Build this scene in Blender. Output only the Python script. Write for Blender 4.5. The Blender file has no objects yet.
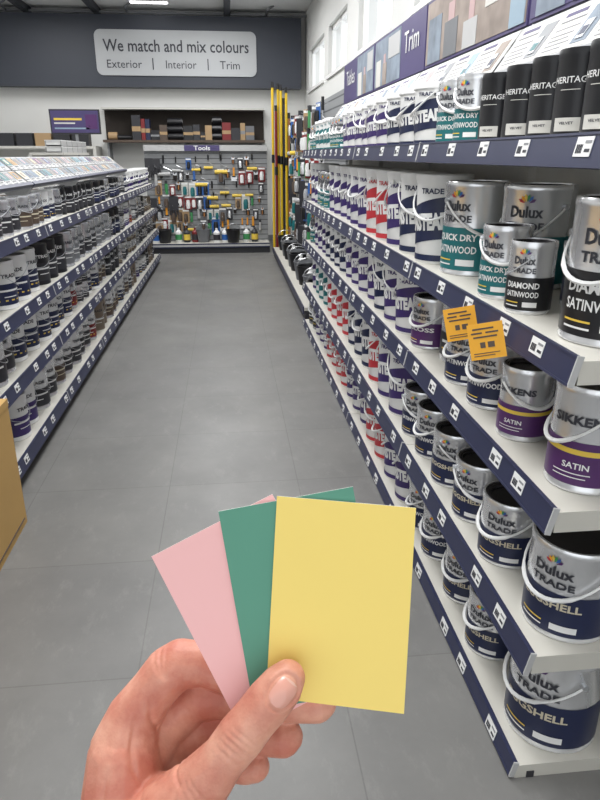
import bpy, math, random
from mathutils import Vector, Matrix, Euler
from mathutils.bvhtree import BVHTree
random.seed(7)
S=bpy.context.scene
COL=S.collection
pi=math.pi
# ------------------------------------------------------------ materials
M={}
def srgb(h):
    h=h.lstrip('#'); c=[int(h[i:i+2],16)/255 for i in (0,2,4)]
    return tuple((x/12.92 if x<=.04045 else ((x+.055)/1.055)**2.4) for x in c)+(1,)
def mat(name,hexc,rough=.5,metal=0.,var=.04,scale=20,emit=0,coat=0):
    m=bpy.data.materials.new(name); m.use_nodes=True
    nt=m.node_tree; n=nt.nodes; l=nt.links; p=n['Principled BSDF']
    c=srgb(hexc)
    tc=n.new('ShaderNodeTexCoord'); no=n.new('ShaderNodeTexNoise'); no.inputs['Scale'].default_value=scale
    l.new(tc.outputs['Object'],no.inputs['Vector'])
    mx=n.new('ShaderNodeMix'); mx.data_type='RGBA'
    mx.inputs[6].default_value=tuple(max(0,x*(1-var)) for x in c[:3])+(1,)
    mx.inputs[7].default_value=tuple(min(1,x*(1+var)) for x in c[:3])+(1,)
    l.new(no.outputs['Fac'],mx.inputs[0]); l.new(mx.outputs[2],p.inputs['Base Color'])
    p.inputs['Roughness'].default_value=rough; p.inputs['Metallic'].default_value=metal
    if coat: p.inputs['Coat Weight'].default_value=coat
    if emit:
        p.inputs['Emission Color'].default_value=c; p.inputs['Emission Strength'].default_value=emit
    M[name]=m; return m
mat('silver','#e8e9eb',.24,.72); mat('silver_dull','#b9bbbe',.42,.7); mat('lid_dark','#454346',.25,.75); mat('lid_silver','#c4c5c8',.3,.75)
mat('black','#16161a',.35); mat('charcoal','#2e2e33',.5); mat('navy','#1d2546',.4); mat('strip_navy','#2b2f4a',.42); mat('purple','#3b2a66',.45)
mat('violet','#4f2860',.4); mat('teal','#17686c',.4); mat('teal_dark','#12525c',.4); mat('red','#bb343c',.45); mat('white','#e6e6e5',.4)
mat('offwhite','#cdcbc5',.5); mat('cream','#cfc6ae',.5); mat('yellow_ink','#e0c04c',.5); mat('grey','#86888b',.5); mat('ink','#33343c',.5)
mat('brown','#54463c',.5); mat('tan','#a98c67',.55); mat('blue','#2c5fa5',.45); mat('green','#3f8c55',.5); mat('orange','#e99c2a',.5)
mat('darkred','#7a1f22',.45); mat('lightgrey','#b5b5b5',.5); mat('pinkish','#b89a9a',.5); mat('skyblue','#8fa5b5',.5); mat('mocha','#857768',.35,.5)
mat('shelf_white','#c6c3ba',.45,var=.08,scale=6); mat('wall_white','#dededb',.7,var=.02,scale=2); mat('ceil','#dcdddd',.8,var=.03)
mat('card_yellow','#f5d976',.6,var=.01); mat('card_green','#57947d',.6,var=.02); mat('card_pink','#f2bab8',.6,var=.01); mat('card_edge','#efece4',.7)
mat('board','#c09a5c',.65,var=.08,scale=5); mat('fascia','#383c46',.5,var=.03); mat('signgrey','#b3b5b7',.45,var=.02); mat('beam','#3b3e44',.6)
mat('lamp','#ffffff',.5,emit=6); mat('nail','#dca08f',.28,var=.03,coat=.25); mat('nail_tip','#e0b5a3',.3); mat('pole_yellow','#ddb92a',.35); mat('slat','#8f9193',.55)
mat('wood','#a9713e',.5); mat('bristle','#2e2722',.8); mat('header_purple','#463d6a',.5); mat('photo_tan','#94877e',.6,var=.6,scale=9)
mat('photo_blue','#7c8794',.6,var=.6,scale=11); mat('tagyellow','#f0ad2c',.5); mat('winframe','#f2f2f0',.4); mat('mid','#6c6e72',.5)
def slat():
    m=M['slat']; nt=m.node_tree; n=nt.nodes; l=nt.links; p=n['Principled BSDF']
    tc=n.new('ShaderNodeTexCoord'); sp=n.new('ShaderNodeSeparateXYZ'); l.new(tc.outputs['Object'],sp.inputs[0])
    a=n.new('ShaderNodeMath'); a.operation='MODULO'; a.inputs[1].default_value=.08; l.new(sp.outputs['Z'],a.inputs[0])
    b=n.new('ShaderNodeMath'); b.operation='GREATER_THAN'; b.inputs[1].default_value=.014; l.new(a.outputs[0],b.inputs[0])
    mx=n.new('ShaderNodeMix'); mx.data_type='RGBA'; mx.inputs[6].default_value=srgb('#55575a'); mx.inputs[7].default_value=srgb('#8d8f91')
    l.new(b.outputs[0],mx.inputs[0]); l.new(mx.outputs[2],p.inputs['Base Color'])
slat()
def floor_mat():
    m=bpy.data.materials.new('vinyl_tile'); m.use_nodes=True; nt=m.node_tree; n=nt.nodes; l=nt.links; p=n['Principled BSDF']
    tc=n.new('ShaderNodeTexCoord'); mp=n.new('ShaderNodeMapping'); mp.inputs['Location'].default_value=(.33,.25,0)
    br=n.new('ShaderNodeTexBrick'); br.offset=0.0; br.inputs['Scale'].default_value=1; br.inputs['Brick Width'].default_value=.62; br.inputs['Row Height'].default_value=.62
    br.inputs['Mortar Size'].default_value=.0028; br.inputs['Mortar Smooth'].default_value=.5
    br.inputs['Color1'].default_value=srgb('#706f6e'); br.inputs['Color2'].default_value=srgb('#747371'); br.inputs['Mortar'].default_value=srgb('#636260')
    l.new(tc.outputs['Object'],mp.inputs[0]); l.new(mp.outputs[0],br.inputs[0])
    no=n.new('ShaderNodeTexNoise'); no.inputs['Scale'].default_value=2.2; no.inputs['Detail'].default_value=10; no.inputs['Roughness'].default_value=.65; l.new(tc.outputs['Object'],no.inputs[0])
    cr=n.new('ShaderNodeValToRGB'); cr.color_ramp.elements[0].position=.3; cr.color_ramp.elements[0].color=(.8,.8,.8,1); cr.color_ramp.elements[1].position=.75; cr.color_ramp.elements[1].color=(1.12,1.12,1.1,1)
    l.new(no.outputs['Fac'],cr.inputs[0])
    mx=n.new('ShaderNodeMix'); mx.data_type='RGBA'; mx.blend_type='MULTIPLY'; mx.inputs[0].default_value=1; l.new(br.outputs[0],mx.inputs[6]); l.new(cr.outputs[0],mx.inputs[7])
    mp2=n.new('ShaderNodeMapping'); mp2.inputs['Scale'].default_value=(4,2,1); mp2.inputs['Rotation'].default_value=(0,0,.9); l.new(tc.outputs['Object'],mp2.inputs[0])
    n4=n.new('ShaderNodeTexNoise'); n4.inputs['Scale'].default_value=3; n4.inputs['Detail'].default_value=12; n4.inputs['Roughness'].default_value=.8; l.new(mp2.outputs[0],n4.inputs[0])
    c4=n.new('ShaderNodeValToRGB'); c4.color_ramp.elements[0].position=.53; c4.color_ramp.elements[0].color=(0,0,0,1); c4.color_ramp.elements[1].position=.68; c4.color_ramp.elements[1].color=(.4,.4,.4,1); l.new(n4.outputs['Fac'],c4.inputs[0])
    m2=n.new('ShaderNodeMix'); m2.data_type='RGBA'; l.new(c4.outputs[0],m2.inputs[0]); l.new(mx.outputs[2],m2.inputs[6]); m2.inputs[7].default_value=srgb('#888783')
    l.new(m2.outputs[2],p.inputs['Base Color'])
    n3=n.new('ShaderNodeTexNoise'); n3.inputs['Scale'].default_value=1.6; n3.inputs['Detail'].default_value=8; l.new(tc.outputs['Object'],n3.inputs[0])
    mr=n.new('ShaderNodeMapRange'); mr.inputs['To Min'].default_value=.28; mr.inputs['To Max'].default_value=.6; l.new(n3.outputs['Fac'],mr.inputs[0]); l.new(mr.outputs[0],p.inputs['Roughness'])
    M['floor']=m
floor_mat()
def skin_mat():
    m=bpy.data.materials.new('skin'); m.use_nodes=True; nt=m.node_tree; n=nt.nodes; l=nt.links; p=n['Principled BSDF']
    tc=n.new('ShaderNodeTexCoord')
    a=n.new('ShaderNodeTexNoise'); a.inputs['Scale'].default_value=30; a.inputs['Detail'].default_value=5; a.inputs['Roughness'].default_value=.6; l.new(tc.outputs['Object'],a.inputs[0])
    cr=n.new('ShaderNodeValToRGB'); cr.color_ramp.elements[0].position=.36; cr.color_ramp.elements[0].color=srgb('#c17460'); cr.color_ramp.elements[1].position=.64; cr.color_ramp.elements[1].color=srgb('#dda28a')
    l.new(a.outputs['Fac'],cr.inputs[0]); l.new(cr.outputs[0],p.inputs['Base Color'])
    p.inputs['Roughness'].default_value=.52; p.inputs['Subsurface Weight'].default_value=.1; p.inputs['Subsurface Radius'].default_value=(.01,.004,.002); p.inputs['Subsurface Scale'].default_value=.3
    v=n.new('ShaderNodeTexVoronoi'); v.inputs['Scale'].default_value=620; l.new(tc.outputs['Object'],v.inputs['Vector'])
    n2=n.new('ShaderNodeTexNoise'); n2.inputs['Scale'].default_value=120; n2.inputs['Detail'].default_value=6; l.new(tc.outputs['Object'],n2.inputs['Vector'])
    ad=n.new('ShaderNodeMath'); ad.operation='MULTIPLY_ADD'; ad.inputs[1].default_value=.35; l.new(v.outputs['Distance'],ad.inputs[0]); l.new(n2.outputs['Fac'],ad.inputs[2])
    b=n.new('ShaderNodeBump'); b.inputs['Strength'].default_value=.32; b.inputs['Distance'].default_value=.001; l.new(ad.outputs[0],b.inputs['Height']); l.new(b.outputs['Normal'],p.inputs['Normal'])
    M['skin']=m
skin_mat()
# ------------------------------------------------------------ mesh builder
TC={}
def textgeo(s,bold=.0):
    k=(s,bold)
    if k in TC: return TC[k]
    cu=bpy.data.curves.new('t','FONT'); cu.body=s; cu.size=1; cu.offset=bold; cu.resolution_u=2; cu.align_x='CENTER'
    ob=bpy.data.objects.new('t',cu); COL.objects.link(ob)
    dg=bpy.context.evaluated_depsgraph_get(); dg.update()
    me=bpy.data.meshes.new_from_object(ob.evaluated_get(dg))
    vs=[(v.co.x,v.co.y) for v in me.vertices]; fs=[tuple(p.vertices) for p in me.polygons]
    bpy.data.objects.remove(ob); bpy.data.curves.remove(cu); bpy.data.meshes.remove(me)
    x0=min(v[0] for v in vs); x1=max(v[0] for v in vs); y0=min(v[1] for v in vs); y1=max(v[1] for v in vs)
    vs=[((x-(x0+x1)/2)/(x1-x0),(y-(y0+y1)/2)/(y1-y0)) for x,y in vs]
    TC[k]=(vs,fs,(x1-x0)/(y1-y0)); return TC[k]
class B:
    def __init__(s): s.v=[]; s.f=[]; s.m=[]; s.mats=[]; s.sm=[]
    def mi(s,m):
        if m not in s.mats: s.mats.append(m)
        return s.mats.index(m)
    def add(s,vs,fs,m,smooth=False):
        o=len(s.v); s.v+= [tuple(v) for v in vs]; i=s.mi(m)
        for f in fs: s.f.append(tuple(o+a for a in f)); s.m.append(i); s.sm.append(smooth)
        return s
    def box(s,x0,x1,y0,y1,z0,z1,m,T=None):
        vs=[(x,y,z) for x in(x0,x1) for y in(y0,y1) for z in(z0,z1)]
        if T: vs=[T@Vector(v) for v in vs]
        return s.add(vs,[(0,1,3,2),(4,6,7,5),(0,4,5,1),(2,3,7,6),(0,2,6,4),(1,5,7,3)],m)
    def lathe(s,prof,seg,m,c=(0,0,0)):
        vs=[];fs=[];n=len(prof)
        for i in range(seg):
            a=2*pi*i/seg
            for r,z in prof: vs.append((c[0]+r*math.cos(a),c[1]+r*math.sin(a),c[2]+z))
        for i in range(seg):
            j=(i+1)%seg
            for k in range(n-1): fs.append((i*n+k,j*n+k,j*n+k+1,i*n+k+1))
        return s.add(vs,fs,m,True)
    def tube(s,pts,r,m,seg=8):
        pts=[Vector(p) for p in pts]; vs=[];fs=[]
        rs=r if isinstance(r,(list,tuple)) else [r]*len(pts)
        for i,p in enumerate(pts):
            d=(pts[min(i+1,len(pts)-1)]-pts[max(i-1,0)]).normalized()
            u=d.cross(Vector((0,0,1)));
            if u.length<.1: u=d.cross(Vector((1,0,0)))
            u.normalize(); w=d.cross(u)
            for k in range(seg):
                a=2*pi*k/seg; vs.append(p+(u*math.cos(a)+w*math.sin(a))*rs[i])
        for i in range(len(pts)-1):
            for k in range(seg): fs.append((i*seg+k,i*seg+(k+1)%seg,(i+1)*seg+(k+1)%seg,(i+1)*seg+k))
        fs.append(tuple(range(seg))); fs.append(tuple((len(pts)-1)*seg+k for k in range(seg)))
        return s.add(vs,fs,m,True)
    def wrap(s,r,a0,a1,z0,z1,m,seg=32,r2=None):
        r2=r2 or r; vs=[];fs=[]
        for i in range(seg+1):
            a=a0+(a1-a0)*i/seg
            vs+=[(r*math.sin(a),-r*math.cos(a),z0),(r2*math.sin(a),-r2*math.cos(a),z1)]
        for i in range(seg): fs.append((2*i,2*i+2,2*i+3,2*i+1))
        return s.add(vs,fs,m,True)
    def ctext(s,t,r,ang,z,h,m,w=None,bold=.02,rot=0,slope=0):
        vs,fs,asp=textgeo(t,bold); w=w or h*asp; out=[]
        for x,y in vs:
            X=x*w; Y=y*h
            X,Y=X*math.cos(rot)-Y*math.sin(rot),X*math.sin(rot)+Y*math.cos(rot)
            a=ang+X/r; q=r+slope*Y; out.append((q*math.sin(a),-q*math.cos(a),z+Y))
        return s.add(out,fs,m)
    def ptext(s,t,T,h,m,w=None,bold=.0):
        vs,fs,asp=textgeo(t,bold); w=w or h*asp
        return s.add([T@Vector((x*w,y*h,0)) for x,y in vs],fs,m)
    def mesh(s,name,ang=.6):
        me=bpy.data.meshes.new(name); me.from_pydata(s.v,[],s.f)
        for m in s.mats: me.materials.append(M[m])
        me.polygons.foreach_set('material_index',s.m); me.polygons.foreach_set('use_smooth',s.sm)
        me.update()
        try: me.set_sharp_from_angle(angle=ang)
        except Exception: pass
        return me
    def merge(s,o): 
        off=len(s.v); s.v+=o.v
        for f,mi,sm in zip(o.f,o.m,o.sm):
            s.f.append(tuple(a+off for a in f)); s.m.append(s.mi(o.mats[mi])); s.sm.append(sm)
        return s
    def placed(s,T):
        o=B(); o.v=[tuple(T@Vector(v)) for v in s.v]; o.f=list(s.f); o.m=list(s.m); o.mats=list(s.mats); o.sm=list(s.sm); return o
def obj(name,me,loc=(0,0,0),rz=0,parent=None,label=None,cat=None,group=None,kind=None,rot=None):
    o=bpy.data.objects.new(name,me.mesh(name) if isinstance(me,B) else me); COL.objects.link(o)
    o.location=loc; o.rotation_euler=rot if rot else (0,0,rz)
    if parent: o.parent=parent
    if label: o['label']=label
    if cat: o['category']=cat
    if group: o['group']=group
    if kind: o['kind']=kind
    return o
# ------------------------------------------------------------ camera
H0=1.5
cam=bpy.data.cameras.new('camera'); co=bpy.data.objects.new('camera',cam); COL.objects.link(co)
cam.lens=36*650/800; cam.sensor_width=36; cam.sensor_fit='AUTO'; cam.clip_start=.02
co.location=(0,0,H0); co.rotation_euler=(math.radians(90-20.65),0,math.radians(-6.08)); S.camera=co
RM=co.rotation_euler.to_matrix()
# ------------------------------------------------------------ room
XR=1.42; XL=-4.2; YB=12.5; YF=-1.6; ZC=3.74
obj('floor',B().box(XL,XR,YF,YB,-.05,0,'floor'),kind='structure')
obj('ceiling',B().box(XL,XR,YF,YB,ZC,ZC+.1,'ceil'),kind='structure')
obj('wall_back',B().box(XL,XR,YB,YB+.15,0,ZC,'wall_white'),kind='structure')
obj('wall_left',B().box(XL-.15,XL,YF,YB,0,ZC,'wall_white'),kind='structure')
b=B().box(XL,-3.6,YF-.15,YF,0,ZC,'wall_white').box(1.2,XR,YF-.15,YF,0,ZC,'wall_white').box(-3.6,1.2,YF-.15,YF,0,.25,'wall_white').box(-3.6,1.2,YF-.15,YF,3.2,ZC,'wall_white')
obj('wall_front',b,kind='structure')
b=B()
for x in(-3.6,-2.4,-1.2,0,1.14): b.box(x,x+.06,YF-.1,YF-.04,.25,3.2,'winframe')
b.box(-3.6,1.2,YF-.1,YF-.04,.25,.31,'winframe').box(-3.6,1.2,YF-.1,YF-.04,3.14,3.2,'winframe').box(-3.6,1.2,YF-.1,YF-.04,2.3,2.36,'winframe')
obj('window_9',b,kind='structure')  # unseen window behind the camera, added to throw soft frontal light on the cards
wins=[(10.15,11.9),(8.3,9.75),(6.1,7.6),(3.6,5.4),(1.0,2.8)]
b=B(); z0,z1=2.5,3.1
b.box(XR,XR+.2,YF,YB,0,z0,'wall_white').box(XR,XR+.2,YF,YB,z1,ZC,'wall_white')
ys=[YB]+[y for w in wins for y in (w[1],w[0])]+[YF]
for i in range(0,len(ys),2): b.box(XR,XR+.2,ys[i+1],ys[i],z0,z1,'wall_white')
obj('wall_right',b,kind='structure')
for i,(a,c) in enumerate(wins):
    b=B(); x0,x1=XR+.05,XR+.1; t=.05
    b.box(x0,x1,a,c,z0,z0+t,'winframe').box(x0,x1,a,c,z1-t,z1,'winframe').box(x0,x1,a,a+t,z0,z1,'winframe').box(x0,x1,c-t,c,z0,z1,'winframe')
    b.box(x0,x1,(a+c)/2-.025,(a+c)/2+.025,z0,z1,'winframe').box(XR-.03,XR+.05,a-.03,c+.03,z0-.04,z0,'winframe')
    obj('window_%d'%(i+1),b,kind='structure')
for i,y in enumerate((10.8,9.0,6.0,3.0,0.2)):
    obj('trim_%d'%(i+1),B().box(XL,XR,y-.06,y+.06,ZC-.12,ZC,'beam'),kind='structure')
for i,x in enumerate((-3.1,-2.0,.1)):
    obj('trim_%d'%(i+6),B().box(x-.05,x+.05,10.9,YB-.02,ZC-.09,ZC,'beam'),kind='structure')
obj('baseboard_back',B().box(XL,XR,YB-.02,YB,0,.1,'grey'),kind='structure')
b=B()
b.tube([(XL,12.3,3.665),(XR,12.3,3.665)],.02,'grey',10)
for x in(-3.4,-1.5,.75): b.tube([(x,12.3,3.665),(x,12.0,3.69),(x+.1,11.95,3.74)],.018,'mid',8)
obj('ceiling_pipework',b,label='grey metal pipes running beneath the ceiling',cat='pipes')
for i,(x,y) in enumerate([(-.2,1.4),(-.2,4.5),(-.2,7.5),(-.2,10.2),(-2.8,4.5),(-2.8,10.2),(-1.1,11.75)]):
    if i<6: b=B().box(-.32,.32,-.65,.65,0,.06,'white').box(-.28,.28,-.6,.6,-.006,0,'lamp')
    else: b=B().box(-.3,.3,-.07,.07,0,.03,'white').box(-.28,.28,-.05,.05,-.01,0,'lamp')
    obj('ceiling_light',b,(x,y,ZC-(.06 if i<6 else .03)),label='flat rectangular ceiling light panel with bright diffuser',cat='light',group='ceiling light panels')
    if i==6: break
    L=bpy.data.lights.new('lamp','AREA'); L.shape='RECTANGLE'; L.size=1.2; L.size_y=2.0; L.energy=(76,70,58,54,34,36)[i]; L.color=(.99,.995,1)
    lo=bpy.data.objects.new('ceiling_lamp',L); COL.objects.link(lo); lo.location=(x,y,ZC-.16)
obj('sign_fascia',B().box(XL,XR-.1,12.2,12.48,2.56,3.62,'fascia'),label='dark slate bulkhead panel carrying the shop sign',cat='sign panel')
def TY(x,y,z):
    return Matrix.Translation((x,y,z))@Matrix.Rotation(pi/2,4,'X')
b=B(); rr=.1; X0,X1,Z0,Z1=-2.05,.565,2.73,3.40
pts=[]
for cx,cz,a0 in((X1-rr,Z1-rr,0),(X0+rr,Z1-rr,90),(X0+rr,Z0+rr,180),(X1-rr,Z0+rr,270)):
    for k in range(7): a=math.radians(a0+15*k); pts.append((cx+rr*math.cos(a),cz+rr*math.sin(a)))
n=len(pts)
b.add([(x,-.03,z) for x,z in pts]+[(x,0,z) for x,z in pts],[tuple(range(n)),tuple(range(n,2*n))]+[(i,(i+1)%n,n+(i+1)%n,n+i) for i in range(n)],'signgrey')
sg=obj('shop_sign',b,(0,12.2,0),label='light grey rounded sign reading We match and mix colours',cat='sign')
obj('sign_lettering',B().ptext('We match and mix colours',TY(-.74,-.034,3.17),.18,'ink',w=2.36,bold=.012),parent=sg)
for t,x,w_ in(('Exterior',-1.6,.56),('Interior',-.68,.5),('Trim',.12,.33)): obj('sign_lettering',B().ptext(t,TY(x,-.034,2.9),.12,'ink',w=w_),parent=sg)
for x in(-1.14,-.24): obj('sign_divider',B().box(x-.008,x+.008,-.036,-.031,2.82,2.99,'ink'),parent=sg)
# ------------------------------------------------------------ paint cans
def can_geo(R,H,style,seg=36):
    body=B();lab=B();lid=B();han=B()
    plastic=style.startswith('arm')
    Rb=R*.985
    if plastic:
        body.lathe([(0,0),(R*.88,0),(R*.9,.004),(R*.97,H*.9),(R*1.0,H*.9),(R,H-.008),(R*.98,H-.006)],seg,'white')
        lid.lathe([(0,H-.012),(R*.8,H-.012),(R*.84,H-.002),(R*1.0,H),(R*1.03,H-.004),(R*1.03,H-.02),(R*1.005,H-.02)],seg,'white')
        rad=lambda z: R*(.9+.07*z/(H*.9))
    else:
        bm='black' if style=='heritage' else 'silver'
        if style.startswith('tin_w'): bm='white'
        if style in('tin_black','tin_navy'): bm='black'
        if style=='tin_mocha': bm='mocha'
        body.lathe([(0,0),(R*.97,0),(R,.003),(R,.009),(Rb,.012),(Rb,H-.02),(R,H-.017),(R,H-.006),(R*.975,H),(R*.92,H),(R*.91,H-.012)],seg,bm)
        lm='lid_silver' if style.startswith('tin') or style in('plain',) else 'lid_dark'
        lid.lathe([(0,H-.012),(R*.72,H-.012),(R*.75,H-.006),(R*.8,H-.006),(R*.82,H-.003),(R*.9,H-.003),(R*.905,H-.012)],seg,lm)
        rad=lambda z: Rb
    r=Rb+.0012
    def petals(z,sz,r):
        for k,c in enumerate(('red','orange','yellow_ink','green','blue','violet')):
            a=math.radians(150-24*k)
            x0=math.cos(a);y0=math.sin(a); px,py=-y0,x0
            q=[(x0*.25,y0*.25),(x0*.7+px*.16,y0*.7+py*.16),(x0,y0),(x0*.7-px*.16,y0*.7-py*.16)]
            lab.add([(r*math.sin(x*sz/r),-r*math.cos(x*sz/r),z+y*sz) for x,y in q],[(0,1,2,3)],c)
    def dul(L1,L2,lc,tc='white',low=.06,hi=.52):
        lab.wrap(r,-2.0,2.0,H*low,H*hi,lc); r2=r+.0008
        w=R*1.5
        lab.ctext(L1,r2,0,H*(hi-.11 if L2 else hi-.13),H*.085,tc,w=w,bold=.03)
        if L2: lab.ctext(L2,r2,0,H*(hi-.235),H*.08,tc,w=w,bold=.02)
        lab.wrap(r2,.1,.7,H*(low+.05),H*(low+.12),'white',8)
        lab.wrap(r2,-.75,-.1,H*(low+.1),H*(low+.115),'yellow_ink',8); lab.wrap(r2,-.75,-.1,H*(low+.05),H*(low+.065),'white',8)
        lab.ctext('Dulux',r2,0,H*.75,H*.11,'ink',w=R*.95,bold=.03); lab.ctext('TRADE',r2,0,H*.615,H*.075,'ink',w=R*1.05,bold=.03)
        petals(H*.82,H*.1,r2)
        lab.wrap(r,2.2,4.0,H*.1,H*.8,'white',14)
    if style=='eggshell': dul('EGGSHELL',None,'navy','cream')
    elif style=='quick': dul('QUICK DRY','SATINWOOD','teal')
    elif style=='diamond': dul('DIAMOND','SATINWOOD','black')
    elif style=='satin': dul('SATINWOOD',None,'navy')
    elif style=='gloss': dul('GLOSS',None,'violet')
    elif style=='sik':
        lab.wrap(r,-2.2,2.2,H*.08,H*.5,'violet'); lab.wrap(r+.0006,-2.2,2.2,H*.38,H*.43,'yellow_ink'); r2=r+.0012
        lab.ctext('SIKKENS',r2,0,H*.7,H*.09,'ink',w=R*1.55,bold=.04)
        lab.ctext('SATIN',r2,0,H*.27,H*.06,'white',w=R*.7); lab.wrap(r2,-.6,.4,H*.19,H*.2,'white',10); lab.wrap(r2,-.6,.3,H*.15,H*.16,'white',10)
        lab.wrap(r,2.5,3.8,H*.1,H*.8,'white',14)
    elif style=='heritage':
        r2=r+.0006
        lab.ctext('HERITAGE',r2,0,H*.66,H*.07,'white',w=R*1.6,bold=.01)
        lab.wrap(r,-.55,.55,H*.1,H*.25,'offwhite',10); lab.ctext('VELVET',r2,0,H*.19,H*.03,'ink',w=R*.6)
        lab.wrap(r2,-.4,.4,H*.55,H*.558,'offwhite',8)
    elif plastic:
        c={'arm_p':'purple','arm_r':'red','arm_t':'teal','arm_n':'navy'}[style]
        seg2=40; vs=[];fs=[]
        for i in range(seg2+1):
            a=-2.9+5.8*i/seg2
            zb=H*(.22+.07*math.sin(a*1.1)); zt=H*(.66+.1*math.sin(a*1.1))
            for k in range(3):
                z=zb+(zt-zb)*k/2; q=rad(z)+.0015; vs.append((q*math.sin(a),-q*math.cos(a),z))
        for i in range(seg2):
            for k in range(2): fs.append((3*i+k,3*i+3+k,3*i+4+k,3*i+1+k))
        lab.add(vs,fs,c,True)
        for a0 in(.28,-2.5):
            lab.ctext('ARMSTEAD',rad(H*.45)+.003,a0,H*(.45+.06*math.sin(a0*1.1)),H*.2,'white',w=R*2.2,bold=.06,rot=.09,slope=.08*R/H)
        lab.wrap(rad(H*.03)+.002,-2.9,2.9,H*.03,H*.1,c,30)
        lab.ctext('TRADE',rad(H*.82)+.003,.7,H*.82,H*.06,c,w=R*.9,bold=.03)
    elif style=='plain':
        lab.wrap(r,-1.8,1.8,H*.1,H*.45,'charcoal'); r2=r+.0008
        lab.ctext('TRADE',r2,0,H*.65,H*.1,'ink',w=R*1.2,bold=.03); lab.wrap(r2,-.7,.6,H*.3,H*.34,'white',8); lab.wrap(r2,-.7,.2,H*.2,H*.22,'yellow_ink',8)
    elif style.startswith('tin'):
        d={'tin_brown':('brown','cream'),'tin_mocha':('mocha','white'),'tin_cream':('cream','brown'),'tin_black':('charcoal','white'),'tin_navy':('navy','white'),'tin_white':('navy','white'),
           'tin_grey':('charcoal','white'),'tin_mid':('mid','white'),'tin_red':('darkred','white'),'tin_wpurple':('purple','white')}[style]
        lab.wrap(r,-2.4,2.4,H*.1,H*.54,d[0],20); r2=r+.0008
        lab.wrap(r2,-.8,.8,H*.38,H*.42,d[1],8); lab.wrap(r2,-.5,.3,H*.26,H*.28,d[1],8); lab.ctext('TRADE',r2,0,H*.7,H*.08,'ink' if bm in('silver','white','mocha') else 'white',w=R*1.1,bold=.03)
        if style in('tin_red','tin_white'): lab.wrap(r2,-2.4,2.4,H*.18,H*.21,'yellow_ink',12)
    if style!='heritage':
        rh=R*1.06; hz=H*.8 if not plastic else H*.86; dr=H*(.36 if plastic or R>.07 else .3)
        big= R>.066 and not style.startswith('tin')
        hm='white' if big else 'silver_dull'
        pts=[(rh*math.cos(pi*k/18),-rh*math.sin(pi*k/18)*(1.03),hz-dr*math.sin(pi*k/18)) for k in range(19)]
        han.tube(pts,[(.0055 if 4<k<14 else .0032) if big else .0016 for k in range(19)],hm,6)
        for sx in(-1,1):
            han.tube([(sx*R*.97,0,hz),(sx*(R*1.09),0,hz)],.008 if big else .005,hm if plastic else 'silver_dull',8)
    return body,lab,lid,han
KINDS={}
def kind(key,R,H,style,label):
    bo,la,li,ha=can_geo(R,H,style)
    full=B().merge(bo).merge(la).merge(li).merge(ha)
    KINDS[key]=dict(R=R*1.09,H=H,body=bo.mesh('can_body'),lab=la.mesh('can_label'),lid=li.mesh('can_lid'),han=ha.mesh('can_handle') if ha.v else None,full=full.mesh('can_full'),label=label,style=style)
kind('E6',.12,.285,'eggshell','extra large silver paint can with navy eggshell label')
kind('E5',.106,.25,'eggshell','large silver paint can, navy eggshell label, white handle')
kind('E2',.088,.2,'eggshell','silver paint can with navy eggshell label and white handle')
kind('Q5',.105,.3,'quick','large silver paint can with teal quick dry satinwood label')
kind('Q2',.068,.2,'quick','silver paint can with teal quick dry label')
kind('Q3',.09,.26,'quick','tall silver paint can with teal quick dry label')
kind('D5',.108,.3,'diamond','large silver paint can with black diamond satinwood label')
kind('D1',.058,.18,'diamond','small silver paint can with black satinwood label')
kind('S2',.084,.2,'satin','silver paint can with navy satinwood label and white handle')
kind('G2',.084,.2,'gloss','silver paint can with violet gloss label and white handle')
kind('K2',.086,.25,'sik','tall silver paint can with violet and yellow label')
kind('K1',.07,.2,'sik','silver paint can with violet and yellow label')
kind('H1',.054,.18,'heritage','slim black paint can with white lettering')
for sfx,H_ in(('s',.215),('m',.275),('b',.315)):
    R_={'s':.088,'m':.098,'b':.102}[sfx]
    for k,st,c in(('A','arm_p','purple'),('AR','arm_r','red'),('AT','arm_t','teal'),('AN','arm_n','navy')):
        kind(k+sfx,R_,H_,st,'%swhite plastic paint tub with %s slanted label'%({'s':'','m':'tall ','b':'large '}[sfx],c))
kind('P2',.08,.2,'plain','silver paint can with charcoal label and white handle')
kind('P3',.09,.25,'plain','tall silver paint can with charcoal label and white handle')
for k,lb in(('brown','brown'),('mocha','mocha'),('cream','cream'),('black','charcoal on black'),('navy','navy on black'),('white','navy on silver'),('grey','charcoal'),('mid','grey'),('red','dark red'),('wpurple','purple on white')):
    kind('t_'+k,.066,.175,'tin_'+k,'small paint tin with %s label on the shelf'%lb)
    kind('u_'+k,.062,.12,'tin_'+k,'short small paint tin with %s label'%lb)
    kind('v_'+k,.092,.235,'tin_'+k,'medium paint tin with %s label on the shelf'%lb)
cnt={'r':0,'l':0}
def place(key,x,y,z,rot,group,detail,name='paint_can'):
    k=KINDS[key]
    if detail:
        o=obj(name,k['body'],(x,y,z),rot,label=k['label'],cat='paint can',group=group)
        obj('label',k['lab'],parent=o); obj('lid',k['lid'],parent=o)
        if k['han']: obj('handle',k['han'],parent=o,rz=random.choice([-1,1])*random.uniform(.2,1.3))
    else:
        o=obj(name,k['full'],(x,y,z),rot,label=k['label'],cat='paint can',group=group)
    return o
ZR=[.042,.39,.78,1.12,1.53]; XF=.678; YR0=1.155; LB=1.2125; NB=4; YR1=YR0+LB*NB
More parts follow.
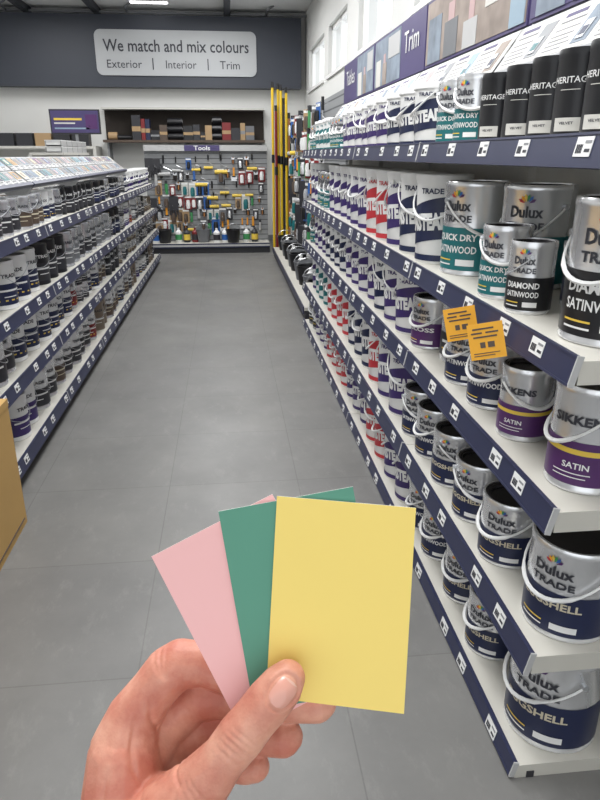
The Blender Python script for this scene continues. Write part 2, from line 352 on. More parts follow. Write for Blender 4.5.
near={
 0:[('E6',.83,1.295),('E2',.79,1.60),('E2',.80,1.86),('S2',.79,2.12),('S2',.79,2.33),('Am',.80,2.56),('Am',.80,2.78),('ARm',.80,3.0),('ARm',.80,3.22)],
 1:[('E5',.82,1.29),('E2',.79,1.58),('E2',.79,1.82),('E2',.79,2.06),('S2',.79,2.29),('S2',.79,2.5),('Ab',.80,2.74),('Ab',.80,2.97),('ARb',.80,3.2)],
 2:[('K2',.81,1.30),('K1',.785,1.58),('S2',.80,1.82),('S2',.80,2.04),('P3',.86,2.27),('G2',.8,2.48),('Am',.80,2.71),('Am',.80,2.93),('ANm',.80,3.15)],
 3:[('D5',.83,1.32),('D1',.765,1.60),('Q2',.775,1.79),('Q5',.93,1.95),('Q5',.83,2.2),('ANb',.80,2.46),('ANb',.80,2.70),('Ab',.80,2.93),('ARb',.80,3.16),('ARb',.80,3.39),('Ab',.80,3.62),('Ab',.80,3.85)],
 4:[('H1',.77,1.35),('H1',.77,1.48),('H1',.77,1.61),('H1',.77,1.76),('H1',.77,1.93),('Q2',.785,2.15),('Q2',.785,2.33),('ANs',.79,2.58),('ANs',.79,2.8),('ANs',.79,3.02),('As',.79,3.24),('As',.79,3.45)],
}
grp=['paint cans on the bottom shelf','paint cans on the second shelf','paint cans on the third shelf','paint cans on the fourth shelf','paint cans on the top shelf']
stuffR=B(); stuffL=B()
def lowcan(R,H,c1,c2,seg=14):
    return B().lathe([(0,0),(R,0),(R,H*.15)],seg,'silver').lathe([(R,H*.15),(R,H*.6)],seg,c1).lathe([(R,H*.6),(R,H),(R*.9,H),(R*.88,H-.01),(0,H-.01)],seg,c2)
LOW=[lowcan(.08,.2,c,d) for c,d in(('purple','white'),('navy','silver'),('red','white'),('teal','silver'),('charcoal','silver'))]
LOWL=[lowcan(.054,.15,c,d) for c,d in(('brown','silver'),('navy','silver'),('charcoal','silver'),('cream','silver'),('charcoal','silver'),('mocha','mocha'))]
runs={0:['Am','P3','ARm','ANm','Am'],1:['ANb','Ab','ATb','P3','ARb','Ab'],2:['ANm','Am','ANm','P3','Q3','Am'],3:['ANb','Ab','ATb','Q3','Ab'],4:['ANs','Q2','As','P2','ATs','As']}
for s in range(5):
    yl=0
    for key,x,y in near[s]:
        jit=8 if not key.startswith('A') else 4
        place(key,x,y,ZR[s],math.radians(-90+ (40+random.uniform(-jit,jit)) -(35 if key[0]=='A' else 0)),grp[s],True); cnt['r']+=1; yl=y+KINDS[key]['R']
    y=yl+.02; stop=False; pk=None
    while not stop:
        key=random.choice([k for k in runs[s] if k!=pk]); pk=key; R=KINDS[key]['R']
        for _ in range(random.randint(3,4)):
            yy=y+R
            if yy+R>YR1-.02: stop=True; break
            x=.70+R+random.uniform(0,.01)
            place(key,x,yy,ZR[s],math.radians(-90+(42 if key[0]!='A' else 8)+random.uniform(-6,6)),grp[s],yy<4.2); cnt['r']+=1
            y=yy+R+random.uniform(.002,.01)
    y=1.28
    while y<YR1-.1:
        if y<3.0:
            key=random.choice(['P2','S2','Q2','G2']) if s!=4 else 'H1'; R=KINDS[key]['R']; x=1.06-R
            ok=all((x-nx)**2+(y-ny)**2>(R+KINDS[nk]['R'])**2 for nk,nx,ny in near[s])
            if ok: place(key,x,y,ZR[s],math.radians(-50),grp[s],True); cnt['r']+=1
            y+=2*R+.015
        else:
            stuffR.merge(random.choice(LOW).placed(Matrix.Translation((1.0,y,ZR[s])))); y+=.17
obj('paint_can_stock',stuffR,label='back row of stocked paint cans on the shelves',cat='paint cans',kind='stuff')
# left
ZL=[.12,.48,.78,1.12]; XLf=-1.04; YL0=2.7; LL=7.3/6
gl=['paint tins on the bottom shelf across the aisle','paint tins on the lower shelf across the aisle','paint tins on the middle shelf across the aisle','paint tins on the upper shelf across the aisle']
pref=[['mocha','grey','grey','white'],['grey','grey','mid','brown'],['mocha','mid','brown','grey'],['grey','white','brown','navy']]
for s in range(4):
    y=YL0+.05
    while y<9.85:
        c=random.choice(pref[s]*2+['black','navy','white','grey','brown','red','wpurple','white']); q=random.random()
        mode='v' if (s<3 and (y<4.8 or q<.6)) else ('u' if s<3 and q<.8 else 't')
        if s==3 and y>7.3: key0=random.choice(['As','ANs','As'])
        else: key0=None
        R=KINDS[key0]['R'] if key0 else {'v':.092,'u':.062,'t':.066}[mode]*1.09
        for _ in range(random.randint(1,3)):
            if y+2*R>9.95: y=10; break
            x=XLf-.02-R-random.uniform(0,.03); r0=math.radians(90-38+random.uniform(-25,25)); yy=y+R
            det=yy<4.4
            if key0: place(key0,x,yy,ZL[s],r0,gl[s],False,'paint_tub')
            elif mode=='u':
                place('u_'+c,x,yy,ZL[s],r0,gl[s],det,'paint_tin'); cnt['l']+=1
                if random.random()<.8: place('u_'+c,x+.002,yy,ZL[s]+.12,r0+.2,gl[s],det,'paint_tin'); cnt['l']+=1
            else: place(mode+'_'+c,x,yy,ZL[s],r0,gl[s],det,'paint_tin'); cnt['l']+=1
            y=yy+R+random.uniform(.002,.02)
        y+=random.uniform(0,.015) if random.random()<.9 else .12
    y=YL0+.1
    while y<9.9:
        stuffL.merge(random.choice(LOWL).placed(Matrix.Translation((XLf-.31,y,ZL[s])))); y+=.125
obj('paint_tin_stock',stuffL,label='back rows of stocked small paint tins',cat='paint tins',kind='stuff')
print('COUNTS',cnt)
# ------------------------------------------------------------ shelving bays
tick=B().box(-.0015,0,-.03,.03,-.018,.018,'white')
for k in range(7): tick.box(-.0022,-.0014,.002+k*.0034,.0035+k*.0034+(k%2)*.001,-.012,.004,'ink')
tick.box(-.0022,-.0014,-.026,-.004,.006,.011,'grey').box(-.0022,-.0014,-.026,-.008,-.010,-.004,'ink')
tick=tick.mesh('price_ticket')
def bay(loc,rz,L,zs,depth,group,label,ztop,tickets=5):
    root=bpy.data.objects.new('shelving_unit',None); COL.objects.link(root); root.location=loc; root.rotation_euler=(0,0,rz)
    root['label']=label; root['category']='shelving'; root['group']=group
    h=L/2
    obj('back_panel',B().box(depth,depth+.02,-h,h,.02,ztop,'offwhite'),parent=root)
    for sy in(-1,1):
        obj('upright',B().box(depth-.03,depth,sy*h-(.015 if sy>0 else -.0),sy*h+(.0 if sy>0 else .015),0,ztop,'offwhite'),parent=root)
    obj('plinth',B().box(.03,.05,-h,h,0,zs[0]-.022,'charcoal'),parent=root)
    for i,z in enumerate(zs):
        b=B().box(.0,depth-.03,-h+.002,h-.002,z-.022,z,'shelf_white')
        for sy in(-1,1): b.box(0,depth-.03,sy*(h-.004)-.002,sy*(h-.004)+.002,max(0,z-.05),z-.022,'shelf_white')
        sh=obj('shelf',b,parent=root)
        T=Matrix.Translation((0,0,z-.022))@Matrix.Rotation(math.radians(12),4,'Y')
        lo_=max(-.034,-(z-.022)+.004)
        b=B().box(-.012,-.001,-h+.002,h-.002,lo_,.03,'strip_navy',T).box(-.014,-.012,-h+.002,h-.002,.025,.03,'strip_navy',T).box(-.014,-.012,-h+.002,h-.002,lo_,lo_+.005,'strip_navy',T)
        b.box(-.014,.0,-h,-h+.004,lo_,.032,'lightgrey',T).box(-.014,.0,h-.004,h,lo_,.032,'lightgrey',T)
        obj('price_strip',b,parent=sh)
        for k in range(tickets):
            y=-h+L*(k+.5)/tickets+random.uniform(-.06,.06)
            o=obj('price_ticket',tick,parent=sh); o.location=T@Vector((-.0125,y,.004)); o.rotation_euler=(0,math.radians(12),0)
    return root
rights=[bay((XF,YR0+LB*(i+.5),0),0,LB,ZR,.42,'shelving bays with large paint cans','white metal shelving bay with navy price strips holding paint cans',1.86) for i in range(NB)]
lefts=[bay((XLf,YL0+LL*(i+.5),0),pi,LL,ZL,.42,'shelving bays with small paint tins','white metal shelving bay with navy price strips holding small tins',1.34) for i in range(6)]
def TX(x,y,z,tilt=0):
    R=Matrix(((0,0,-1),(-1,0,0),(0,1,0))).to_4x4()
    return Matrix.Translation((x,y,z))@Matrix.Rotation(tilt,4,'Y')@R
for i,root in enumerate(rights):
    h=LB/2-.01
    T=TX(.22,0,1.745,math.radians(35)); b=B()
    q=lambda x0,x1,y0,y1,m,dz=.002: b.box(x0,x1,y0,y1,0,dz,m,T)
    q(-h,h,0,.18,'lightgrey',.001)
    q(-h,h,0,.014,'grey',.004)
    for k in range(4):
        x=-h+.04+k*.29
        q(x-.01,x+.265,.022,.172,'offwhite')
        for yy,w_ in((.035,.11),(.05,.14),(.065,.12),(.08,.13),(.1,.14)): q(x,x+w_,yy,yy+.004,'grey',.003)
        q(x,x+.12,.145,.157,'header_purple',.003); q(x,x+.14,.125,.13,'mid',.003)
        q(x+.165,x+.25,.035,.15,random.choice(['photo_blue','grey','photo_tan','pinkish','skyblue','photo_blue']),.003); q(x+.185,x+.225,.045,.1,'silver_dull',.006); q(x+.19,x+.22,.055,.08,random.choice(['teal','navy','purple']),.007)
    obj('info_panel',b,parent=root,label='white sloping product information panel')
    T=TX(.335,0,2.05); b=B(); zz=.145
    b.box(-h,h,-zz,zz,-.02,0,'header_purple',T)
    if i in(2,3):
        w,xo,ww=(('Trim',.34,.3) if i==2 else ('Tables',-.28,.36))
        b.ptext(w,TX(.335-.004,0,2.05)@Matrix.Translation((xo,.03,0)),.105,'white',w=ww,bold=.002)
        xa,xb=((-h+.02,.1) if i==2 else (.0,h-.02))
        b.box(xa,xb,-zz+.012,zz-.012,0,.002,'photo_blue',T).box(xa+.05,xa+.18,-zz+.012,.02,.002,.004,'offwhite',T).box(xa+.24,xa+.34,-zz+.012,-.01,.002,.004,'photo_tan',T).box(xa+.26,xa+.31,-.01,.04,.002,.004,'pinkish',T).box(xa+.38,xb-.02,.0,zz-.03,.002,.004,'lightgrey',T)
    else:
        b.box(-h+.01,h-.01,-zz+.012,zz-.012,0,.002,'photo_tan' if i else 'header_purple',T)
        b.box(-h+.05,-.35,-zz+.012,.06,.002,.004,'photo_blue',T).box(-.3,-.12,-zz+.012,.01,.002,.004,'mid',T).box(-.25,-.17,.01,.08,.002,.004,'pinkish',T).box(-.04,.12,-zz+.012,-.03,.002,.004,'lightgrey',T).box(.02,.08,-.03,.04,.002,.004,'pinkish',T).box(.2,.42,-.02,zz-.03,.002,.004,'offwhite',T).box(.45,h-.02,-zz+.012,.02,.002,.004,'skyblue',T)
    for sy in(-.4,.4): b.box(.36,.38,sy-.01,sy+.01,1.8,2.1,'offwhite')
    obj('header_panel',b,parent=root,label='printed header banner in purple and grey tones')
cols=['photo_blue','pinkish','skyblue','mid','cream','photo_tan','violet','grey','navy','tan','photo_blue','teal','photo_tan']
for i,root in enumerate(lefts[:4]):
    h=LL/2-.01; T=TX(.03,0,1.335,math.radians(50)); b=B()
    b.box(-h,h,0,.24,-.01,0,'grey',T)
    b.box(-h,h,0,.02,0,.02,'strip_navy',T)
    for r_ in range(2):
        for k in range(11):
            x=-h+.012+k*.108; y=.026+r_*.105
            b.box(x,x+.098,y,y+.097,.001,.005,'lightgrey',T); c=random.choice(cols)
            b.box(x+.005,x+.093,y+.035,y+.092,.005,.006,c,T); b.box(x+.03,x+.06,y+.045,y+.08,.006,.007,random.choice(cols),T); b.box(x+.008,x+.06,y+.022,y+.028,.005,.006,'ink',T); b.box(x+.008,x+.05,y+.008,y+.013,.005,.006,'mid',T)
    b.box(-h,-h+.012,0,.22,-.12,0,'lightgrey',T).box(h-.012,h,0,.22,-.12,0,'lightgrey',T)
    obj('leaflet_rack',b,parent=root,label='sloping rack with small printed colour leaflets')
for y,z in((1.655,1.075),(1.47,1.078)):
    b=B().box(-.042,.042,-.001,.001,-.044,.044,'tagyellow')
    for x_,w_,z_,h_ in((-.03,.05,.029,.004),(-.034,.026,.019,.004),(.0,.03,.019,.004),(-.03,.056,.009,.004),(-.016,.012,-.016,.014),(.002,.016,-.016,.014),(-.034,.062,-.03,.002),(-.034,.05,-.036,.002)): b.box(x_,x_+w_,-.0018,-.001,z_,z_+h_,'brown')
    b.box(-.01,.01,.001,.028,.03,.034,'charcoal')
    obj('price_tag',b,(.612,y,z),rot=(math.radians(-6),math.radians(-14),math.radians(-24)),label='orange-yellow promotional price tag clipped to shelf edge',cat='price tag',group='yellow price tags')
b=B().box(-.3,.3,-.65,.65,0,.57,'board').box(-.302,.302,-.652,.652,.54,.572,'board').box(.3,.303,-.62,.62,.03,.035,'brown')
obj('plywood_box',b,(-1.225,1.94,0),label='tan board display plinth standing at the aisle side',cat='box')
# ------------------------------------------------------------ far tools bay
YT=11.3
root=bpy.data.objects.new('tool_display',None); COL.objects.link(root); root.location=(0,YT,0); root['label']='grey slatted tool display bay with purple header reading Tools'; root['category']='tool display'
x0,x1=-1.3,.66
obj('slatted_panel',B().box(x0,x1,0,.05,.12,1.56,'slat'),parent=root)
b=B().box(x0,x1,-.06,.05,1.56,1.65,'lightgrey').box(-.66,-.1,-.062,-.06,1.562,1.648,'header_purple').ptext('Tools',TY(-.38,-.066,1.605),.07,'white',w=.26,bold=.02)
obj('header',b,parent=root)
obj('base_shelf',B().box(x0,x1,-.45,0,.12,.15,'shelf_white').box(x0,x1,-.46,-.45,.09,.16,'strip_navy').box(x0,x1,-.42,0,0,.12,'charcoal').box(x0,x1,-.462,-.46,.11,.14,'lightgrey'),parent=root)
def brush(c): 
    return B().lathe([(0,0),(.012,.0),(.014,.05),(.008,.09),(.02,.12)],8,c,(0,0,-.12)).box(-.03,.03,-.01,.01,-.04,0,'silver').box(-.03,.03,-.009,.009,-.11,-.04,'bristle')
def roller(c):
    return B().tube([(-.09,0,-.2),(.09,0,-.2)],.028,c,10).tube([(.1,0,-.2),(.11,0,-.15),(0,0,-.1),(0,0,-.04)],.005,'silver',6).tube([(0,0,-.05),(0,0,.06)],.014,'black',8)
def scraper(c):
    return B().box(-.045,.045,-.003,.003,-.18,-.1,'silver').box(-.015,.015,-.012,.012,-.1,.03,c).box(-.03,.03,-.004,.004,-.12,-.1,'black')
def pack(c,c2='white'):
    return B().box(-.055,.055,-.004,0,-.19,.03,c).lathe([(0,-.17),(.03,-.165),(.034,-.09),(.025,-.04),(0,-.035)],10,c2,(0,-.012,0)).box(-.05,.05,-.006,-.004,-.005,.02,'white')
def mini(c): return B().tube([(0,0,-.18),(0,0,-.02)],.024,c,10).box(-.02,.02,-.02,.02,-.02,.03,'charcoal')
def glove(c): return B().box(-.07,.07,-.03,.0,-.2,0,c).tube([(-.05,-.02,-.2),(-.055,-.02,-.28)],.016,c,8).tube([(-.015,-.02,-.2),(-.015,-.02,-.31)],.017,c,8).tube([(.02,-.02,-.2),(.022,-.02,-.3)],.017,c,8).tube([(.055,-.02,-.2),(.06,-.02,-.27)],.015,c,8).tube([(.07,-.02,-.1),(.12,-.02,-.16)],.018,c,8)
tools=[('paint_brush',brush('wood'),'paint brush with wooden handle'),('paint_brush',brush('black'),'paint brush with black handle'),('paint_roller',roller('lightgrey'),'white paint roller on wire frame'),
 ('paint_roller',roller('yellow_ink'),'yellow paint roller on wire frame'),('scraper',scraper('blue'),'scraper with blue handle'),('scraper',scraper('orange'),'filling knife with orange handle'),
 ('tool_pack',pack('darkred'),'red carded tool pack'),('tool_pack',pack('blue','black'),'blue carded tool pack'),('tool_pack',pack('offwhite','teal'),'white carded tool pack'),('tool_pack',pack('charcoal','silver'),'dark carded tool pack'),
 ('roller_sleeve',mini('green'),'green roller sleeve'),('roller_sleeve',mini('lightgrey'),'pale roller sleeve'),('work_glove',glove('charcoal'),'dark work glove'),('tool_pack',pack('mid','brown'),'grey carded tool pack'),('tool_pack',pack('tan','brown'),'tan carded tool pack')]
tools=[(n,g.mesh(n),l) for n,g,l in tools]
hook=B().tube([(0,.035,.02),(0,-.06,.02),(0,-.065,.035)],.004,'silver',6).mesh('hook')
for r_,z in enumerate((1.49,1.3,1.1,.9,.7,.52)):
    xx=x0+.07; row=random.choice(tools)
    while xx<x1-.05:
        if random.random()<.7: row=random.choice(tools)
        if random.random()<.06: xx+=.12
        o=obj(row[0],row[1],(xx,YT-.035,z-.02+random.uniform(-.05,.01)),label=row[2]+' hanging on slatted panel',cat=row[0].replace('_',' '),group='hanging decorating tools')
        o.scale=(random.uniform(.75,1.2),)*3
        obj('hook',hook,parent=root).location=(xx,-.035,z)
        xx+=random.uniform(.085,.13) if row[0]!='paint_roller' else .2
def bottle(c,c2): return B().lathe([(0,0),(.05,0),(.055,.01),(.055,.16),(.02,.2),(.02,.23),(0,.23)],14,c).lathe([(.056,.04),(.056,.13)],14,c2)
def bucket(c): return B().lathe([(0,0),(.09,0),(.12,.2),(.125,.2),(.125,.21),(.11,.21),(.08,.02),(0,.02)],18,c).tube([(.12*math.cos(pi*k/10),-.03,.2+.1*math.sin(pi*k/10)) for k in range(11)],.004,'silver',6)
floor_items=[('bottle',bottle('white','blue')),('bucket',bucket('black')),('bottle',bottle('white','green')),('bottle',bottle('charcoal','yellow_ink')),('bottle',bottle('darkred','charcoal')),('bucket',bucket('mid')),('bottle',bottle('white','charcoal'))]
xx=x0+.12; i=0
while xx<x1-.12:
    n_,g=floor_items[i%7]; i+=1
    obj(n_,g,(xx,YT-.2+random.uniform(-.08,.05),.15),label=('decorating '+n_+' standing on the base shelf below tools'),cat=n_,group='items below the tools'); xx+=.135 if n_=='bottle' else .22
for i,(x,y,h_,c) in enumerate([(.725,10.72,2.52,'pole_yellow'),(.77,10.68,2.2,'darkred'),(.81,10.74,2.5,'pole_yellow'),(.85,10.7,2.48,'pole_yellow'),(.89,10.72,2.3,'charcoal'),(.93,10.7,2.45,'pole_yellow'),(.97,10.72,2.1,'wood')]):
    b=B().tube([(0,0,.03),(0,0,h_-.08)],.02,c,10).tube([(0,0,h_-.08),(0,0,h_)],.022,'black',10).tube([(0,0,0),(0,0,.05)],.024,'black',10).tube([(0,0,h_*.55),(0,0,h_*.55+.12)],.024,'black',10)
    nm={'pole_yellow':'yellow','darkred':'dark red','charcoal':'charcoal','wood':'wooden'}[c]
    obj('extension_pole',b,(x,y,0),label='tall %s extension pole with black ends'%nm,cat='pole',group='extension poles')
b=B().box(1.06,1.1,6.1,11.2,.1,2.05,'slat')
rk=obj('slatted_side_panel',b,label='grey slatted side panel hung with brushes and rollers',cat='display panel')
obj('base_shelf',B().box(.69,1.06,6.1,10.5,.1,.13,'shelf_white').box(.678,.69,6.1,10.5,.07,.14,'strip_navy').box(.7,1.06,6.1,10.5,0,.1,'charcoal'),parent=rk)
random.seed(3)
for z in(1.98,1.72,1.44,1.16,.88,.6):
    y=7.2
    while y<11.1:
        t=random.choice(tools); o=obj(t[0],t[1],(1.0,y,z+random.uniform(-.04,.04)),rot=(0,0,-pi/2+random.uniform(.2,.9)),label=t[2]+' hanging on side panel',cat=t[0].replace('_',' '),group='tools on the side panel'); o.scale=(1.15,)*3
        obj('hook',hook,parent=rk,loc=(1.04,y,z),rz=-pi/2)
        y+=random.uniform(.22,.34)
y=6.35; i=0
while y<10.3:
    n_,g=(('bucket',bucket('black')),('bucket',bucket('mid')),('bottle',bottle('white','charcoal')))[i%3]; i+=1
    obj(n_,g,(.86,y,.13),label='dark decorating %s on low base shelf'%n_,cat=n_,group='items on the low base shelf'); y+=.32
# back wall stock
b=B().box(-2.05,.68,12.05,12.5,1.7,1.74,'brown').box(-2.05,.68,12.46,12.49,1.74,2.26,'bristle').box(-2.05,.68,12.15,12.46,2.22,2.25,'offwhite')
for x in(-2.0,-.7,.6): b.box(x,x+.03,12.15,12.48,1.4,1.7,'grey')
obj('stock_shelf',b,label='dark high shelf with a brown backing board',cat='shelf')
xx=-1.97; i=0
while xx<.5:
    c=random.choice(['black','charcoal','black','brown','darkred','mid','black','tan','navy','charcoal']); q=random.random()
    if q<.4:
        r_=random.uniform(.04,.07); w=random.uniform(.14,.26)
        for j in range(random.choice((1,2,3))):
            obj('sheet_roll',B().tube([(-w/2,0,0),(w/2,0,0)],r_,c,14).tube([(-w/2-.004,0,0),(w/2+.004,0,0)],r_*.35,'lightgrey',10),(xx+w/2+random.uniform(-.01,.01),12.2,1.74+r_+j*r_*2),label='dark rolled dust sheet lying on the high shelf',cat='roll',group='stock on the high shelf')
        xx+=w+.012
    else:
        w=random.uniform(.06,.16); h_=random.uniform(.1,.4)
        obj('stock_box',B().box(-w/2,w/2,-.1,.1,0,h_,c).box(-w/2-.001,w/2+.001,-.102,.102,h_*.35,h_*.55,random.choice(['grey','charcoal','tan'])),(xx+w/2,12.2,1.74),label='small dark stock carton on the high shelf',cat='box',group='stock on the high shelf'); xx+=w+.008
b2=bay((-2.0,9.7,0),pi,1.6,[.12,.5,.9,1.2],.42,'rear shelving','white shelving bay behind the tin shelving',1.5,4)
obj('top_board',B().box(0,.42,-.8,.8,1.5,1.53,'offwhite'),parent=b2)
for i in range(5):
    for j in range(2):
        obj('plastic_tub',B().box(-.09,.09,-.14,.14,0,.012,'white').box(-.1,.1,-.15,.15,.06,.07,'white').box(-.1,-.085,-.14,.14,.0,.06,'lightgrey').box(.085,.1,-.14,.14,0,.06,'lightgrey').box(-.09,.09,-.14,-.13,0,.06,'white').box(-.09,.09,.13,.14,0,.06,'white'),
            (-2.12,9.05+.31*i,1.53+.075*j),label='white plastic lidded tub stacked on shelving top',cat='tub',group='white tubs')
b=B().box(-.36,.36,-.02,.02,-.17,.17,'charcoal').box(-.34,.34,-.024,-.02,-.15,.15,'header_purple').box(-.3,.1,-.026,-.024,.02,.05,'yellow_ink').box(-.3,.2,-.026,-.024,-.1,-.08,'skyblue').box(.15,.32,-.026,-.024,-.1,.1,'violet').box(-.3,0,-.026,-.024,-.03,-.01,'offwhite')
b.box(-.02,.02,-.01,.02,-1.92,-.17,'grey').box(-.2,.2,-.15,.15,-1.96,-1.92,'grey')
obj('display_poster',b,(-2.2,10.75,1.96),label='purple framed poster on a slim floor stand',cat='poster')
for i in range(6):
    obj('cardboard_box',B().box(-.13,.13,-.13,.13,0,.2,random.choice(['charcoal','tan','grey'])).box(-.132,.132,-.02,.02,.0,.202,'brown'),(-3.9+.3*i,12.1,1.64),label='small stock box on the rear counter',cat='box',group='boxes on the rear counter')
obj('storage_counter',B().box(-4.1,-2.15,11.9,12.46,1.6,1.64,'offwhite').box(-4.1,-4.05,11.9,12.46,0,1.6,'offwhite').box(-2.2,-2.15,11.9,12.46,0,1.6,'offwhite'),label='off-white storage counter against the rear wall',cat='counter')
# ------------------------------------------------------------ cards + hand
D0=.36; K=D0/650
def C(u,v,z=0): return co.location+RM@Vector(((u-300)*K,(400-v)*K,-D0+z*K))
def Cinv(p):
    q=RM.transposed()@(p-co.location); return Vector((q.x/K+300,400-q.y/K,(q.z+D0)/K))
def card(name,q,z,m,lab):
    b=B(); f=[C(u,v,z) for u,v in q]; k=[C(u,v,z-1.2) for u,v in q]; o=sum(f,Vector())/4
    b.add([p-o for p in f],[(0,1,2,3)],m); b.add([p-o for p in k],[(3,2,1,0)],'card_edge')
    b.add([p-o for p in f+k],[(i,(i+1)%4,4+(i+1)%4,4+i) for i in range(4)],'card_edge')
    return obj(name,b,o,label=lab,cat='card',group='colour cards in the hand')
card('colour_card',[(277,496),(416,508),(404,714),(266,697)],0,'card_yellow','plain yellow colour card held on top of two others')
card('colour_card',[(218,512),(353,487),(391,688),(254,713)],-3,'card_green','plain sage green colour card between two others')
card('colour_card',[(150,558),(272,495),(366,675),(243,738)],-6,'card_pink','plain pale pink colour card at the bottom of the fan')
hb=B()
def ico(c,r):
    n=10; m=14; vs=[];fs=[]
    for j in range(1,n):
        t=pi*j/n
        for k in range(m):
            a=2*pi*k/m; vs.append(Vector((math.sin(t)*math.cos(a),math.sin(t)*math.sin(a),math.cos(t)))*r)
    vs.append(Vector((0,0,r))); vs.append(Vector((0,0,-r))); T=len(vs)-2
    for j in range(n-2):
        for k in range(m): fs.append((j*m+k,(j+1)*m+k,(j+1)*m+(k+1)%m,j*m+(k+1)%m))
    for k in range(m): fs.append((T,k,(k+1)%m)); fs.append((T+1,(n-2)*m+(k+1)%m,(n-2)*m+k))
    hb.add([v+c for v in vs],fs,'skin',True)
def chain(js):
    for (u0,v0,w0,r0),(u1,v1,w1,r1) in zip(js,js[1:]):
        d=math.dist((u0,v0,w0),(u1,v1,w1)); n=max(2,int(d/4))
        for i in range(n+1):
            t=i/n; ico(C(u0+(u1-u0)*t,v0+(v1-v0)*t,w0+(w1-w0)*t),(r0+(r1-r0)*t)*K)
chain([(122,855,-15,43),(165,818,2,37),(203,777,14,28.5),(226,746,22,22.5),(244,722,25,23.8),(256,707,25,22.6),(270,690,25,23),(281,677,24,21.5),(288,669,21,17.5)])
chain([(114,768,-40,36),(122,740,-42,29.5),(144,708,-40,25),(161,688,-40,26.5),(173,681,-42,26),(198,681,-42,23),(228,690,-38,23),(262,697,-33,20)])
chain([(122,792,-62,37),(150,760,-70,28),(184,729,-64,24),(197,723,-60,25.5),(212,720,-56,24),(250,719,-42,21.5),(292,717,-32,20.5),(317,717,-29,19.5),(321,716,-29,17.5)])
chain([(130,815,-70,37),(158,793,-84,28),(195,766,-76,23.5),(215,760,-66,22.5),(248,758,-46,20.5),(282,755,-34,20),(286,754,-34,17.5)])
chain([(135,845,-72,36),(164,824,-84,27),(197,803,-78,22),(215,796,-64,20.5),(242,792,-46,18),(252,790,-42,16)])
chain([(114,768,-40,36),(122,792,-62,37),(130,815,-70,37),(135,845,-72,36)])
chain([(114,777,-36,38),(116,830,-30,46),(125,880,-20,54)])
chain([(165,820,-8,40),(140,870,-14,52)])
chain([(140,850,-52,48),(130,900,-20,56)])
chain([(125,880,-25,54),(125,960,0,56),(110,1060,50,62),(90,1200,120,72)])
hm=hb.mesh('hand_raw')
o=bpy.data.objects.new('tmp',hm); COL.objects.link(o)
md=o.modifiers.new('r','REMESH'); md.mode='VOXEL'; md.voxel_size=.0008; md.use_smooth_shade=True
ms=o.modifiers.new('s','SMOOTH'); ms.factor=.5; ms.iterations=5
dg=bpy.context.evaluated_depsgraph_get(); dg.update()
me=bpy.data.meshes.new_from_object(o.evaluated_get(dg)); bpy.data.objects.remove(o)
CR=[]
tx,ty=.655,-.756
for off,dp in((-9,1.5),(-3,2.2),(3,1.7),(9,1.0),(-16,.9)): CR.append((245+tx*off,722+ty*off,46,-ty,tx,20,1.6,dp))
for off,dp in((-6,1.2),(0,1.6),(6,1.2)): CR.append((203+tx*off,776+ty*off,42,.756,.655,24,1.9,dp))
for a_,dp in((-.5,1.3),(.0,1.7),(.4,1.2)): CR.append((156+a_*12,674,-14,math.cos(1.25+a_*.5),math.sin(1.25+a_*.5),15,1.7,dp))
CR+=[(150,740,-8,.35,.94,38,2.1,2.8),(130,762,-4,.2,.98,45,2.0,2.2),(176,757,8,.6,.8,26,1.7,2.0),(105,805,-2,.1,1,40,1.8,1.4),(205,702,-34,.9,.3,18,1.6,1.6),(190,798,30,.5,.86,30,1.8,1.4)]
nrm=[v.normal.copy() for v in me.vertices]
nc=Vector((284,674)); nd=Vector((.66,-.75)).normalized(); npv=Vector((-nd.y,nd.x))
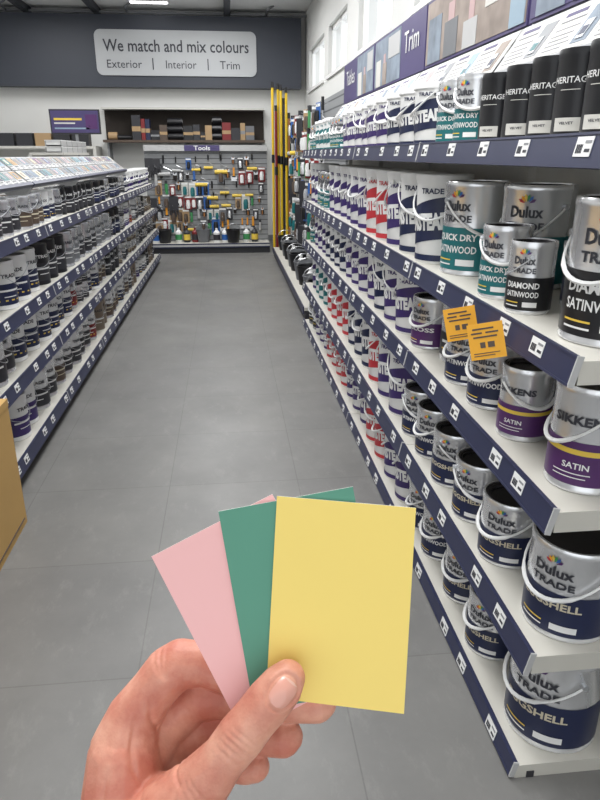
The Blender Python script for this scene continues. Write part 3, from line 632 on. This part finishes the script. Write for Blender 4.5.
for v,nn in zip(me.vertices,nrm):
    q=Cinv(v.co)
    if q.y>860: continue
    d=0
    for (cu_,cv_,cw_,du,dv,hl,sg_,dp) in CR:
        if abs(q.z-cw_)>26: continue
        rx=q.x-cu_; ry=q.y-cv_; al=rx*du+ry*dv
        if abs(al)>hl: continue
        pe=-rx*dv+ry*du+.008*al*al*(1 if cu_<220 else -1)
        if abs(pe)>4*sg_: continue
        d+=dp*math.exp(-pe*pe/(2*sg_*sg_))*(1-(al/hl)**2)
    if q.z>20:
        r2=Vector((q.x,q.y))-nc; ex=math.sqrt((r2.dot(npv)/13.2)**2+(r2.dot(nd)/15.5)**2)
        if .6<ex<1.4: d+=1.6*math.exp(-((ex-1.03)/.09)**2)-.8*math.exp(-((ex-1.22)/.1)**2)
    if d: v.co-=nn*(d*K)
me.update()
bv=BVHTree.FromPolygons([v.co.copy() for v in me.vertices],[tuple(p.vertices) for p in me.polygons])
zc=RM@Vector((0,0,1))
def surf(u,v):
    h=bv.ray_cast(C(u,v,110),-zc); return h[0]+h[1].normalized()*(K*.4) if h[0] else C(u,v,40)
base=C(125,880,0)
nb=B(); n=14; vs=[]
for j in range(n+1):
    t=-1+2*j/n; ww=max((1-min(1,abs(t))**3.2)**(1/3.2),.3)
    for i in range(n+1):
        s_=(-1+2*i/n)*ww; p=nc+nd*(t*12.6)+npv*(s_*10.2)
        bulge=1.3*(1-min(1,s_*s_))*(1-t*t*.5)
        vs.append(surf(p.x,p.y)+zc*(K*bulge)-base)
f1=[];f2=[]
for j in range(n):
    for i in range(n):
        a=j*(n+1)+i; (f2 if j>=n-1 else f1).append((a,a+1,a+n+2,a+n+1))
nb.add(vs,f1,'nail',True); nb.add(vs,f2,'nail_tip',True)
me.transform(Matrix.Translation(-base)); me.materials.clear(); me.materials.append(M['skin'])
me.polygons.foreach_set('use_smooth',[True]*len(me.polygons))
hand=bpy.data.objects.new('hand',me); COL.objects.link(hand); hand.location=base
hand['label']='bare light-skinned hand pinching three colour cards between thumb and fingers'; hand['category']='hand'
nl=obj('fingernail',nb,parent=hand,label='pale pink thumb nail')
# ------------------------------------------------------------ world
w=bpy.data.worlds.new('world'); S.world=w; w.use_nodes=True
bg=w.node_tree.nodes['Background']; bg.inputs[0].default_value=(.92,.96,1,1); bg.inputs[1].default_value=1.6
S.view_settings.view_transform='Standard'
